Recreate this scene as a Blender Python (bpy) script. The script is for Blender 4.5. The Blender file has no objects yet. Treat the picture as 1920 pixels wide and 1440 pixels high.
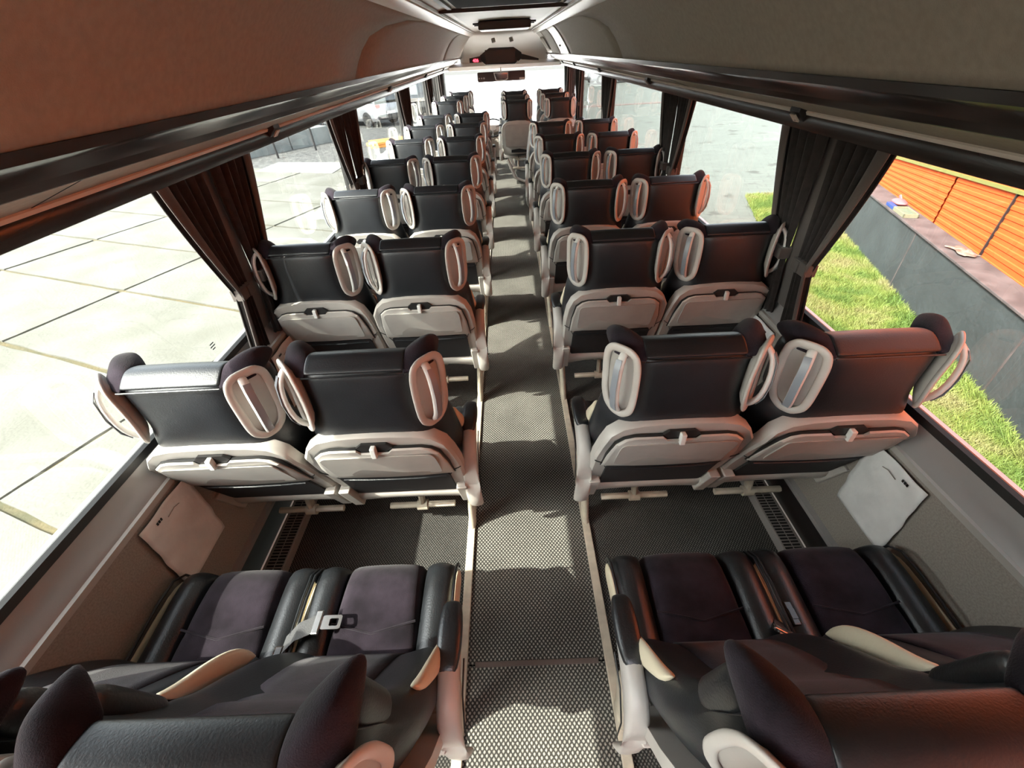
import bpy, bmesh, math, random
from mathutils import Vector, Matrix
random.seed(4)
SC = bpy.context.scene
C = SC.collection

# ------------------------------------------------------------------ camera
def cam_axes(p, r, y):
    fw = Vector((math.sin(y)*math.cos(p), math.cos(y)*math.cos(p), -math.sin(p)))
    rt = Vector((math.cos(y), -math.sin(y), 0)); up = rt.cross(fw)
    c, s = math.cos(r), math.sin(r)
    return rt*c-up*s, rt*s+up*c, fw
rt, up, fw = cam_axes(.6557, .059, -.0188)
cam = bpy.data.cameras.new('camera'); camo = bpy.data.objects.new('camera', cam); C.objects.link(camo)
cam.sensor_fit = 'HORIZONTAL'; cam.sensor_width = 36; cam.lens = 817.5/1920*36; cam.clip_start = .02; cam.clip_end = 400
camo.matrix_world = Matrix(((rt.x, up.x, -fw.x, -.016), (rt.y, up.y, -fw.y, 0), (rt.z, up.z, -fw.z, 1.5812), (0, 0, 0, 1)))
SC.camera = camo
# ------------------------------------------------------------------ light
SC.view_settings.view_transform = 'Standard'; SC.view_settings.look = 'None'
SC.view_settings.exposure = 2.25; SC.view_settings.gamma = 1; SC.view_settings.use_curve_mapping = False
w = bpy.data.worlds.new('sky'); SC.world = w; w.use_nodes = True
nt = w.node_tree; nt.nodes.clear()
sky = nt.nodes.new('ShaderNodeTexSky'); sky.sky_type = 'NISHITA'; sky.sun_disc = False
sky.sun_elevation = math.radians(43); sky.sun_rotation = math.radians(240); sky.dust_density = 3; sky.ozone_density = 1
hs = nt.nodes.new('ShaderNodeHueSaturation'); hs.inputs['Saturation'].default_value = .35
bg = nt.nodes.new('ShaderNodeBackground'); bg.inputs['Strength'].default_value = .42
ow = nt.nodes.new('ShaderNodeOutputWorld')
nt.links.new(sky.outputs[0], hs.inputs['Color']); nt.links.new(hs.outputs[0], bg.inputs[0]); nt.links.new(bg.outputs[0], ow.inputs[0])
sun = bpy.data.lights.new('sun', 'SUN'); sun.energy = 4.2; sun.angle = math.radians(.6); sun.color = (1, .95, .86)
suno = bpy.data.objects.new('sun', sun); C.objects.link(suno)
suno.rotation_euler = Vector((1, .58, -1.15)).to_track_quat('-Z', 'Y').to_euler()

# ------------------------------------------------------------------ materials
def new_mat(name):
    m = bpy.data.materials.new(name); m.use_nodes = True
    return m, m.node_tree, m.node_tree.nodes['Principled BSDF']
def mat(name, col, rough=.5, metal=0., spec=.5, noise=0, nscale=30, bump=0, bscale=200, sheen=0, coat=0, var=None, bdist=.002):
    m, nt, b = new_mat(name)
    b.inputs['Base Color'].default_value = (*col, 1); b.inputs['Roughness'].default_value = rough
    b.inputs['Metallic'].default_value = metal; b.inputs['Specular IOR Level'].default_value = spec
    b.inputs['Sheen Weight'].default_value = sheen; b.inputs['Coat Weight'].default_value = coat
    tc = nt.nodes.new('ShaderNodeTexCoord')
    if noise:
        n = nt.nodes.new('ShaderNodeTexNoise'); n.inputs['Scale'].default_value = nscale; n.inputs['Detail'].default_value = 5
        nt.links.new(tc.outputs['Object'], n.inputs['Vector'])
        mx = nt.nodes.new('ShaderNodeMix'); mx.data_type = 'RGBA'
        c2 = var or tuple(max(0, c*(1-noise)) for c in col)
        c1 = col if var else tuple(min(1, c*(1+noise)) for c in col)
        mx.inputs[6].default_value = (*c1, 1); mx.inputs[7].default_value = (*c2, 1)
        rp = nt.nodes.new('ShaderNodeMapRange'); rp.inputs[1].default_value = .35; rp.inputs[2].default_value = .65
        nt.links.new(n.outputs[0], rp.inputs[0]); nt.links.new(rp.outputs[0], mx.inputs[0]); nt.links.new(mx.outputs[2], b.inputs['Base Color'])
    if bump:
        n2 = nt.nodes.new('ShaderNodeTexNoise'); n2.inputs['Scale'].default_value = bscale; n2.inputs['Detail'].default_value = 4
        nt.links.new(tc.outputs['Object'], n2.inputs['Vector'])
        bp = nt.nodes.new('ShaderNodeBump'); bp.inputs['Strength'].default_value = bump; bp.inputs['Distance'].default_value = bdist
        nt.links.new(n2.outputs[0], bp.inputs['Height']); nt.links.new(bp.outputs[0], b.inputs['Normal'])
    return m
def glass_mat(name, tint, refl=.9):
    m, nt, b = new_mat(name); nt.nodes.remove(b)
    o = nt.nodes['Material Output']
    t = nt.nodes.new('ShaderNodeBsdfTransparent'); t.inputs[0].default_value = (*tint, 1)
    g = nt.nodes.new('ShaderNodeBsdfGlossy'); g.inputs['Roughness'].default_value = .01; g.inputs[0].default_value = (refl, refl, refl, 1)
    lw = nt.nodes.new('ShaderNodeLayerWeight'); lw.inputs[0].default_value = .5
    pw = nt.nodes.new('ShaderNodeMath'); pw.operation = 'POWER'; pw.inputs[1].default_value = 5; nt.links.new(lw.outputs['Facing'], pw.inputs[0])
    f = nt.nodes.new('ShaderNodeMath'); f.operation = 'MULTIPLY_ADD'; f.inputs[1].default_value = .95; f.inputs[2].default_value = .035; nt.links.new(pw.outputs[0], f.inputs[0])
    mx = nt.nodes.new('ShaderNodeMixShader')
    nt.links.new(f.outputs[0], mx.inputs[0]); nt.links.new(t.outputs[0], mx.inputs[1]); nt.links.new(g.outputs[0], mx.inputs[2]); nt.links.new(mx.outputs[0], o.inputs[0])
    return m
def emis_mat(name, col, s):
    m, nt, b = new_mat(name)
    b.inputs['Base Color'].default_value = (0, 0, 0, 1); b.inputs['Emission Color'].default_value = (*col, 1); b.inputs['Emission Strength'].default_value = s
    return m
M = {}
M['leather'] = mat('black_leather', (.011, .0125, .0145), .36, spec=.6, bump=.5, bscale=240, noise=.35, nscale=9, bdist=.0012)
M['leather_back'] = mat('charcoal_leather', (.010, .0115, .014), .40, spec=.55, bump=.4, bscale=300, noise=.3, nscale=7, bdist=.001)
M['velour'] = mat('plum_black_velour', (.016, .012, .017), 0.95, spec=.1, sheen=.10, noise=.5, nscale=14, bump=.5, bscale=500)
M['cream'] = mat('cream_vinyl', (.62, .55, .40), .45, bump=.2, bscale=120)
M['plastic'] = mat('warm_grey_plastic', (.43, .405, .37), .42, bump=.15, bscale=600, noise=.06, nscale=12, bdist=.0005)
M['plastic_panel'] = mat('grey_tray_plastic', (.36, .34, .312), .5, bump=.15, bscale=600, noise=.08, nscale=10, bdist=.0005)
M['dark_plastic'] = mat('black_plastic', (.013, .012, .012), .4, bump=.1, bscale=300)
M['gloss_dark'] = mat('gloss_dark_plastic', (.025, .02, .018), .22, spec=.6)
M['net'] = mat('black_pocket_fabric', (.014, .013, .014), .8, bump=.6, bscale=400)
M['track'] = mat('cream_floor_track', (.50, .45, .36), .45, noise=.12, nscale=30)
M['bar'] = mat('light_handle_plastic', (.60, .60, .57), .3)
M['slate'] = mat('slate_handle_face', (.20, .22, .245), .35)
M['bin'] = mat('taupe_bin_fabric', (.33, .290, .24), .75, bump=.45, bscale=350, noise=.06, nscale=60, spec=.3, bdist=.001)
M['header'] = mat('white_header_plastic', (.86, .80, .74), .5)
M['ceiling'] = mat('pale_ceiling_plastic', (.55, .50, .44), .45, noise=.04, nscale=4)
M['white_strip'] = mat('pale_trim_strip', (.70, .64, .57), .35)
M['wallfab'] = mat('grey_wall_fabric', (.27, .245, .215), .9, bump=.5, bscale=420, noise=.12, nscale=200, spec=.15, bdist=.0008)
M['sill'] = mat('grey_sill_plastic', (.26, .25, .245), .38, bump=.1, bscale=400)
M['gasket'] = mat('black_gasket', (.010, .010, .010), .5)
M['curtain'] = mat('black_curtain_fabric', (.016, .012, .011), .9, bump=.5, bscale=300, sheen=.08, noise=.3, nscale=50)
M['curtain_edge'] = mat('grey_curtain_lining', (.085, .07, .062), .9, bump=.4, bscale=300, sheen=.2)
M['pillar'] = mat('grey_pillar_fabric', (.10, .09, .085), .8, bump=.3, bscale=300)
M['paper'] = mat('white_paper', (.70, .70, .68), .7, noise=.05, nscale=20, bump=1, bscale=16, bdist=.006)
M['steel'] = mat('steel', (.55, .54, .52), .25, metal=1)
M['web'] = mat('belt_webbing', (.055, .055, .057), .8, bump=.6, bscale=500)
M['red'] = mat('red_button', (.55, .02, .03), .4)
M['vent'] = mat('grey_metal_duct', (.33, .31, .29), .4, metal=.3)
M['tint'] = glass_mat('tinted_side_glass', (.80, .82, .80))
M['clear'] = glass_mat('clear_windscreen', (.97, .98, .97))
M['car_glass'] = mat('dark_car_glass', (.02, .03, .035), .08, spec=.8)
M['screen'] = mat('dark_screen', (.016, .014, .013), .25)
M['tabletop'] = mat('beige_tabletop', (.52, .44, .38), .35)
M['dash'] = mat('light_dashboard', (.62, .58, .53), .5)
M['black_arc'] = mat('black_steering_rim', (.02, .02, .02), .4)
M['digits'] = emis_mat('red_led', (1, .03, .05), 3)
M['lamp'] = mat('pale_switch_plate', (.60, .52, .44), .4)
M['joint'] = mat('sandy_joint_soil', (.085, .065, .026), .95, noise=.4, nscale=3, var=(.05, .048, .022), bump=1, bscale=30, bdist=.01)
M['slab'] = mat('pale_concrete', (.108, .106, .092), .9, noise=.1, nscale=1.3, var=(.078, .077, .060), bump=.6, bscale=25, bdist=.01)
M['slab2'] = mat('pale_concrete_white', (.16, .16, .15), .9, noise=.1, nscale=2, bump=.4, bscale=25, bdist=.01)
M['gravel'] = mat('grey_gravel', (.06, .06, .056), .95, noise=.5, nscale=8, bump=1, bscale=12, bdist=.05)
M['glare_ground'] = mat('glare_white_ground', (.80, .80, .77), .9, noise=.05, nscale=2)  # near-white colour stands in for the glare through the windscreen
M['wall_grey'] = mat('grey_painted_wall', (.030, .037, .039), .75, noise=.2, nscale=2.2, bump=.8, bscale=18, bdist=.01)
M['cap'] = mat('weathered_wall_cap', (.07, .056, .056), .7, noise=.3, nscale=5)
M['soil'] = mat('grass_soil', (.06, .08, .012), 1, noise=.4, nscale=6)
M['trimyg'] = mat('yellow_green_metal', (.13, .125, .025), .5)
M['concrete_dark'] = mat('grey_barrier_concrete', (.13, .145, .14), .85, noise=.2, nscale=2)
M['silver'] = mat('silver_car_paint', (.30, .31, .33), .3, metal=.4, coat=.5)
M['navy'] = mat('dark_blue_car_paint', (.03, .045, .07), .3, coat=.5)
M['truckgrey'] = mat('grey_truck_paint', (.12, .14, .16), .35, coat=.4)
M['tyre'] = mat('tyre_rubber', (.015, .015, .016), .85)
M['tail'] = mat('tail_lamp_red', (.45, .02, .02), .3)
M['orange_cargo'] = mat('orange_cargo', (.62, .25, .05), .7)
M['pink'] = mat('pink_bag', (.24, .085, .095), .6, noise=.1, nscale=20)
M['blue'] = mat('blue_box', (.012, .045, .2), .5)
M['teal'] = mat('pale_teal_tray', (.07, .12, .10), .5)
M['teal2'] = mat('cream_rim', (.17, .165, .11), .5)
M['rag'] = mat('white_brown_rag', (.22, .18, .15), .8, noise=.3, nscale=18, var=(.12, .06, .04))
M['hatch_dark'] = mat('dark_hatch', (.012, .010, .014), .8, spec=.08)
M['roof_out'] = mat('white_body_paint', (.6, .6, .6), .4)

# carpet: diagonal weave
def carpet(name, dark, light, sc):
    m, nt, b = new_mat(name); L = nt.links.new
    tc = nt.nodes.new('ShaderNodeTexCoord'); sp = nt.nodes.new('ShaderNodeSeparateXYZ'); L(tc.outputs['Object'], sp.inputs[0])
    def mth(op, a, bb=None):
        n = nt.nodes.new('ShaderNodeMath'); n.operation = op
        for i, v in enumerate((a, bb)):
            if v is None: continue
            if isinstance(v, (int, float)): n.inputs[i].default_value = v
            else: L(v, n.inputs[i])
        return n.outputs[0]
    k = 2*math.pi/sc
    a = mth('SINE', mth('MULTIPLY', mth('ADD', sp.outputs[0], mth('MULTIPLY', sp.outputs[1], .8)), k*.5))
    c = mth('SINE', mth('MULTIPLY', mth('SUBTRACT', sp.outputs[0], mth('MULTIPLY', sp.outputs[1], .8)), k*.5))
    pr = mth('MULTIPLY', a, c)
    pr = mth('ABSOLUTE', pr)
    n = nt.nodes.new('ShaderNodeTexNoise'); n.inputs['Scale'].default_value = 260; L(tc.outputs['Object'], n.inputs['Vector'])
    pr = mth('ADD', pr, mth('MULTIPLY', mth('SUBTRACT', n.outputs[0], .5), .9))
    n3 = nt.nodes.new('ShaderNodeTexNoise'); n3.inputs['Scale'].default_value = 5; L(tc.outputs['Object'], n3.inputs['Vector'])
    mr = nt.nodes.new('ShaderNodeMapRange'); mr.inputs[1].default_value = .3; mr.inputs[2].default_value = .95; L(pr, mr.inputs[0])
    mx = nt.nodes.new('ShaderNodeMix'); mx.data_type = 'RGBA'; mx.inputs[6].default_value = (*dark, 1); mx.inputs[7].default_value = (*light, 1)
    L(mr.outputs[0], mx.inputs[0])
    mx2 = nt.nodes.new('ShaderNodeMix'); mx2.data_type = 'RGBA'; mx2.blend_type = 'MULTIPLY'; mx2.inputs[0].default_value = .5
    L(mx.outputs[2], mx2.inputs[6]); L(n3.outputs[0], mx2.inputs[7]); L(mx2.outputs[2], b.inputs['Base Color'])
    b.inputs['Roughness'].default_value = .95; b.inputs['Specular IOR Level'].default_value = .15
    bp = nt.nodes.new('ShaderNodeBump'); bp.inputs['Strength'].default_value = .6; bp.inputs['Distance'].default_value = .002
    L(pr, bp.inputs['Height']); L(bp.outputs[0], b.inputs['Normal'])
    return m
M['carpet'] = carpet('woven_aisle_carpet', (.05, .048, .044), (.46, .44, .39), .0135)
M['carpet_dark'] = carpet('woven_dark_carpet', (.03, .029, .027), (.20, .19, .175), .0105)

def paver_mat():
    m, nt, b = new_mat('grey_pavers'); L = nt.links.new
    tc = nt.nodes.new('ShaderNodeTexCoord'); mp = nt.nodes.new('ShaderNodeMapping'); mp.inputs['Rotation'].default_value = (0, 0, .3)
    L(tc.outputs['Object'], mp.inputs[0])
    br = nt.nodes.new('ShaderNodeTexBrick'); br.inputs['Scale'].default_value = 1; br.inputs['Brick Width'].default_value = .42; br.inputs['Row Height'].default_value = .21
    br.inputs['Mortar Size'].default_value = .008; br.inputs['Color1'].default_value = (.092, .102, .088, 1); br.inputs['Color2'].default_value = (.080, .089, .077, 1); br.inputs['Mortar'].default_value = (.062, .066, .058, 1)
    L(mp.outputs[0], br.inputs[0])
    n = nt.nodes.new('ShaderNodeTexNoise'); n.inputs['Scale'].default_value = 2.2; n.inputs['Detail'].default_value = 8; L(mp.outputs[0], n.inputs['Vector'])
    mr = nt.nodes.new('ShaderNodeMapRange'); mr.inputs[1].default_value = .60; mr.inputs[2].default_value = .68; L(n.outputs[0], mr.inputs[0])
    mx = nt.nodes.new('ShaderNodeMix'); mx.data_type = 'RGBA'; L(mr.outputs[0], mx.inputs[0]); L(br.outputs[0], mx.inputs[6]); mx.inputs[7].default_value = (.044, .046, .038, 1)
    L(mx.outputs[2], b.inputs['Base Color']); b.inputs['Roughness'].default_value = .9
    return m
M['paver'] = paver_mat()
def orange_mat():
    m, nt, b = new_mat('orange_corrugated_metal'); L = nt.links.new
    b.inputs['Base Color'].default_value = (.48, .075, .014, 1); b.inputs['Roughness'].default_value = .75; b.inputs['Specular IOR Level'].default_value = .2
    return m
M['orange'] = orange_mat()
def grass_mat():
    m, nt, b = new_mat('grass_blades'); L = nt.links.new
    tc = nt.nodes.new('ShaderNodeTexCoord'); n = nt.nodes.new('ShaderNodeTexNoise'); n.inputs['Scale'].default_value = 2.2; n.inputs['Detail'].default_value = 6; L(tc.outputs['Object'], n.inputs['Vector'])
    cr = nt.nodes.new('ShaderNodeValToRGB'); e = cr.color_ramp.elements
    e[0].position = .38; e[0].color = (.075, .130, .016, 1); e[1].position = .66; e[1].color = (.20, .185, .07, 1)
    x = e.new(.5); x.color = (.15, .195, .034, 1)
    L(n.outputs[0], cr.inputs[0]); L(cr.outputs[0], b.inputs['Base Color']); b.inputs['Roughness'].default_value = .7
    return m
M['grass'] = grass_mat()

# ------------------------------------------------------------------ mesh builder
class MB:
    def __init__(s): s.v = []; s.f = []
    def add(s, vs, fs):
        o = len(s.v); s.v += [tuple(v) for v in vs]; s.f += [tuple(i+o for i in f) for f in fs]; return s
    def box(s, x0, x1, y0, y1, z0, z1):
        return s.add([(x0,y0,z0),(x1,y0,z0),(x1,y1,z0),(x0,y1,z0),(x0,y0,z1),(x1,y0,z1),(x1,y1,z1),(x0,y1,z1)],
                     [(0,3,2,1),(4,5,6,7),(0,1,5,4),(1,2,6,5),(2,3,7,6),(3,0,4,7)])
    def loft(s, rings, cap=True, closed=False):
        n = len(rings[0]); vs = [p for r in rings for p in r]; fs = []
        m = len(rings)
        for i in range(m if closed else m-1):
            a = i*n; b = ((i+1) % m)*n
            for j in range(n):
                k = (j+1) % n; fs.append((a+j, a+k, b+k, b+j))
        if cap and not closed:
            fs.append(tuple(range(n-1, -1, -1))); fs.append(tuple((m-1)*n+j for j in range(n)))
        return s.add(vs, fs)
    def tube(s, path, r, n=8, closed=False, flat=None):
        P = [Vector(p) for p in path]; m = len(P); rings = []; nrm = None
        for i in range(m):
            if closed: d = P[(i+1) % m]-P[i-1]
            else: d = P[min(i+1, m-1)]-P[max(i-1, 0)]
            d.normalize()
            if flat is not None: a = Vector(flat); a = (a-d*a.dot(d)).normalized()
            else:
                if nrm is None: nrm = Vector((0,0,1)) if abs(d.z) < .9 else Vector((1,0,0))
                a = (nrm-d*nrm.dot(d)).normalized(); nrm = a
            b = d.cross(a)
            ra, rb = (r if isinstance(r, tuple) else (r, r))
            rings.append([P[i]+a*math.cos(t)*ra+b*math.sin(t)*rb for t in [2*math.pi*k/n for k in range(n)]])
        return s.loft(rings, closed=closed)
    def plate(s, outline, f, thick):
        """outline of (u,v); f(u,v,d)->xyz; d depth 0..thick"""
        n = len(outline)
        return s.loft([[f(u, v, 0) for u, v in outline], [f(u, v, thick) for u, v in outline]])
    def grid(s, nu, nv, fn):
        vs = [fn(i/nu, j/nv) for j in range(nv+1) for i in range(nu+1)]
        fs = [(j*(nu+1)+i, j*(nu+1)+i+1, (j+1)*(nu+1)+i+1, (j+1)*(nu+1)+i) for j in range(nv) for i in range(nu)]
        return s.add(vs, fs)
def obj(name, mb, m, parent=None, smooth=True, sub=0, bev=0, solid=0, loc=None, **props):
    me = bpy.data.meshes.new(name); me.from_pydata(mb.v, [], mb.f); me.validate()
    bm = bmesh.new(); bm.from_mesh(me); bmesh.ops.recalc_face_normals(bm, faces=bm.faces); bm.to_mesh(me); bm.free()
    me.materials.append(M[m] if isinstance(m, str) else m)
    if smooth:
        for p in me.polygons: p.use_smooth = True
        if not sub: me.set_sharp_from_angle(angle=math.radians(40))
    o = bpy.data.objects.new(name, me); C.objects.link(o)
    if loc: o.location = loc
    if parent: o.parent = parent
    if solid: md = o.modifiers.new('solid', 'SOLIDIFY'); md.thickness = solid; md.offset = 0
    if bev: md = o.modifiers.new('bevel', 'BEVEL'); md.width = bev; md.segments = 2; md.limit_method = 'ANGLE'; md.harden_normals = False
    if sub: md = o.modifiers.new('sub', 'SUBSURF'); md.levels = sub; md.render_levels = sub
    for k, v in props.items(): o[k] = v
    return o
def thing(name, label, cat, loc=(0,0,0), rz=0, group=None):
    o = bpy.data.objects.new(name, None); C.objects.link(o); o.location = loc; o.rotation_euler = (0,0,rz); o.empty_display_size = .05
    o['label'] = label; o['category'] = cat
    if group: o['group'] = group
    return o
def tag(o, label, cat, group=None, kind=None):
    o['label'] = label; o['category'] = cat
    if group: o['group'] = group
    if kind: o['kind'] = kind
    return o
def struct(name, mb, m, parent=None, **k):
    o = obj(name, mb, m, parent, **k)
    if not parent: o['kind'] = 'structure'
    return o
def rrect(x0, x1, z0, z1, r, n=4, rb=None):
    """rounded rectangle outline, bottom radius rb"""
    rb = r if rb is None else rb; out = []
    for cx, cz, rr, a0 in ((x1-rb, z0+rb, rb, -90), (x1-r, z1-r, r, 0), (x0+r, z1-r, r, 90), (x0+rb, z0+rb, rb, 180)):
        for k in range(n+1):
            a = math.radians(a0+90*k/n); out.append((cx+rr*math.cos(a), cz+rr*math.sin(a)))
    return out
Y0, Y1 = -.95, 9.35      # bus interior extent

# ------------------------------------------------------------------ bus shell
struct('floor', MB().box(-.25, .25, Y0, .565, -.05, 0).box(-.25, .25, .571, Y1, -.05, 0), 'carpet', smooth=False)
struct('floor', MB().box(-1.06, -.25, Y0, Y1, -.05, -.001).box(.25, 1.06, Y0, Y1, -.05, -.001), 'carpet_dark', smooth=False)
struct('trim_1', MB().box(-.2, .2, .560, .576, -.004, .002), mat('carpet_edge_strip', (.12, .09, .08), .5), smooth=False)
struct('trim_2', MB().box(-.254, -.224, Y0, 8.7, 0, .014), 'track', smooth=False, bev=.003)
struct('trim_3', MB().box(.220, .250, Y0, 8.7, 0, .014), 'track', smooth=False, bev=.003)
for sd, s in (('left', -1), ('right', 1)):
    def prof(pts, y0=Y0, y1=Y1, th=None):
        return MB().loft([[(s*x, y, z) for x, z in pts] for y in (y0, y1)])
    wl = struct('wall_'+sd, prof([(1.045,.165),(1.045,.625),(1.125,.625),(1.125,.165)]), 'wallfab', smooth=False)
    # lower dark recess + ledge
    struct('recess_panel', prof([(1.10,-.05),(1.10,.165),(1.125,.165),(1.125,-.05)]), 'dark_plastic', wl, smooth=False)
    struct('ledge_trim', prof([(1.030,.160),(1.030,.180),(1.047,.190),(1.047,.150),(1.11,.150),(1.11,.160)][:4]), 'sill', wl, smooth=False)
    struct('seam_trim', prof([(1.038,.622),(1.038,.640),(1.06,.645),(1.06,.618)]), 'plastic_panel', wl)
    struct('sill', prof([(1.045,.636),(1.052,.655),(1.066,.668),(1.082,.690),(1.090,.712),(1.105,.716),(1.118,.716),(1.118,.62)]), 'sill', wl)
    struct('window_gasket', prof([(1.086,.706),(1.088,.728),(1.10,.732),(1.12,.72),(1.12,.70)]), 'gasket', wl)
    struct('body_panel', prof([(1.15,-.9),(1.14,.715),(1.12,.715),(1.125,-.9)]), 'roof_out', wl, smooth=False)
    # heater duct
    bb = struct('baseboard_'+sd, MB().box(*sorted((s*.95, s*1.03)), Y0, 8.8, 0, .045), 'vent', smooth=False, bev=.003)
    mb = MB()
    y = .55
    while y < 1.75:
        for a, b_ in ((.957, .985), (.990, 1.018)):
            x0, x1 = sorted((s*a, s*b_)); mb.box(x0, x1, y, y+.0075, .044, .0462)
        y += .0135
    obj('vent_slot', mb, 'gasket', bb, smooth=False, kind='stuff')
    # rail under the bins: fascia, bright lip, taupe soffit, groove
    ra = thing('service_rail', 'dark service rail with a thin bright edge running above the %s windows' % sd, 'rail', (0, 0, 0))
    obj('fascia', prof([(.995,1.322),(.975,1.318),(.955,1.324),(.948,1.345),(.950,1.370),(.975,1.42),(1.02,1.44),(1.13,1.53),(1.13,1.50),(1.02,1.37)]), 'gloss_dark', ra)
    obj('edge_strip', prof([(.967,1.352),(.950,1.366),(.945,1.375),(.955,1.385),(.975,1.38)]), 'white_strip', ra)
    obj('soffit', prof([(.950,1.378),(.805,1.428),(.805,1.455),(.98,1.44)]), 'bin', ra, smooth=False)
    obj('groove', prof([(.81,1.424),(.785,1.430),(.775,1.452),(.760,1.448),(.745,1.470),(.722,1.480),(.718,1.498),(.74,1.495),(.82,1.46)]), 'gloss_dark', ra)
    caps = (1.65, 3.5, 5.35, 7.3, 8.75) if s > 0 else (2.0, 4.25, 6.35, 8.3)
    for i, cy in enumerate(caps):
        lab = 'black call-button unit on the %s service rail, %s from the rear' % (sd, ('first','second','third','fourth','fifth')[i])
        t = thing('call_button_unit', lab, 'call button', (s*.955, cy, 1.365), group='call button units on the rails')
        cb = MB().loft([[(s*x, y, z) for x, z in ((-.03,.035),(-.034,.010),(-.008,-.018),(.012,-.024),(.05,.03))] for y in (-.028, .028)])
        obj('housing', cb, 'dark_plastic', t, smooth=False, bev=.003)
        pl = obj('button_plate', MB().loft([[(s*(-.029+dx), y, -.001+dz-.002) for dx, dz in ((-.004,.006),(.014,-.013),(.012,-.017),(-.008,.004))] for y in (-.016, .016)]), 'lamp', t, smooth=False)
        obj('call_symbol', MB().tube([(s*-.0235, 0, -.0115+.002), (s*-.027, 0, -.0065+.002)], .0022, 6).tube([(s*-.0205, -.005, -.0165+.002), (s*-.0205, .005, -.0165+.002)], .0022, 6), 'dark_plastic', pl)
    for ci, cy in enumerate((.55, 2.75, 4.4, 6.2) if s > 0 else (.9, 3.1, 5.3, 7.4)):
        obj('rail_joint', MB().loft([[(s*x, y, z) for x, z in ((.806,1.4265),(.951,1.3765),(.951,1.380),(.806,1.431))] for y in (cy-.002, cy+.002)]), 'dark_plastic', ra, smooth=False)
    # luggage bin
    bp_ = [(.722,1.500),(.712,1.520),(.690,1.560),(.660,1.605),(.625,1.655),(.590,1.700),(.552,1.738),(.520,1.760)]
    ye = 9.0
    bi = thing('luggage_bin', 'long taupe overhead luggage bin above the %s seats' % sd, 'luggage bin')
    obj('carcass', MB().loft([[(s*x, y, z) for x, z in [(a+.010, b+.004) for a, b in bp_]+[(.52,1.835),(.97,1.835),(1.115,1.53),(1.0,1.46),(.80,1.47)]] for y in (Y0, ye)]), 'dark_plastic', bi, smooth=False)
    def door(ya, yb, rounda, roundb, m='bin', gap=.004):
        n = len(bp_)
        def y_at(yv, t, rd, sg):
            return yv+sg*rd*max(0, (t-.45)/.55)**2.2 + (.03*(1-t) if rd and sg > 0 else 0)
        rows = []
        for j, (x, z) in enumerate(bp_):
            t = j/(n-1)
            ya_ = y_at(ya, t, rounda, 1)+gap; yb_ = y_at(yb, t, roundb, 1)-gap
            rows.append([(s*x, ya_+(yb_-ya_)*k/10, z) for k in range(11)])
        vs = [p for r in rows for p in r]
        fs = [(j*11+i, j*11+i+1, (j+1)*11+i+1, (j+1)*11+i) for j in range(n-1) for i in range(10)]
        return obj('bin_door', MB().add(vs, fs), m, bi, solid=.006)
    if s < 0:
        door(Y0, 2.5, 0, 1.5); door(2.5, 6.3, 1.5, .9); door(6.3, 9.0, .9, 0)
    else:
        door(Y0, 3.3, 0, 1.3); door(3.3, 5.9, 1.3, 0); door(6.0, 6.9, 0, 0, 'white_strip'); door(6.95, 8.0, 0, 0)
        fd = door(8.05, 8.95, 0, 0, 'white_strip')
        obj('front_locker_door', MB().grid(4, 6, lambda u, v: (s*(.700-.11*v-.008), 8.12+.7*u, 1.535+.155*v)), 'bin', bi, solid=.005)
        obj('lock_button', MB().tube([(s*.66, 6.55, 1.575), (s*.68, 6.55, 1.585)], .010, 8), 'dark_plastic', bi)
    obj('top_strip', MB().loft([[(s*x, y, z) for x, z in ((.524,1.752),(.500,1.752),(.462,1.782),(.462,1.80),(.53,1.80))] for y in (Y0, ye)]), 'white_strip', bi)
    obj('light_track', MB().loft([[(s*x, y, z) for x, z in ((.455,1.788),(.440,1.786),(.436,1.80),(.46,1.81))] for y in (.5, 8.6)]), 'steel', bi)
    # windows
    pil = (1.60, 3.17, 5.38, 7.55, 8.95) if s > 0 else (1.64, 3.22, 5.32, 7.2, 8.62)
    edges = [Y0]+list(pil)+[Y1]
    for i in range(len(edges)-1):
        a, b_ = edges[i]+.03, edges[i+1]-.03
        wn = struct('window_%d' % (i+1 if s < 0 else i+7), MB().box(*sorted((s*1.098, s*1.104)), a, b_, .705, 1.53), 'tint', smooth=False)
    for i, y in enumerate(pil):
        struct('trim_%d' % (4+i if s < 0 else 10+i), MB().box(*sorted((s*1.085, s*1.118)), y-.05, y+.05, .70, 1.53), 'gasket', smooth=False)
        st = struct('trim_%d' % (16+i if s < 0 else 22+i), MB().loft([[(s*x, y+dy, z) for x, z in ((1.066,.70),(1.066,1.42),(1.09,1.42),(1.09,.70))] for dy in (-.052, .052)]), 'pillar', smooth=False, bev=.004)
mk = MB()
for k, (w_, g_) in enumerate(((.022, 0), (.028, .004), (.016, 0))):
    mk.box(-1.0965, -1.0955, 1.33-w_/2, 1.33+w_/2, .800-.010*k, .8035-.010*k)
struct('trim_29', mk, 'gasket', smooth=False)
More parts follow.
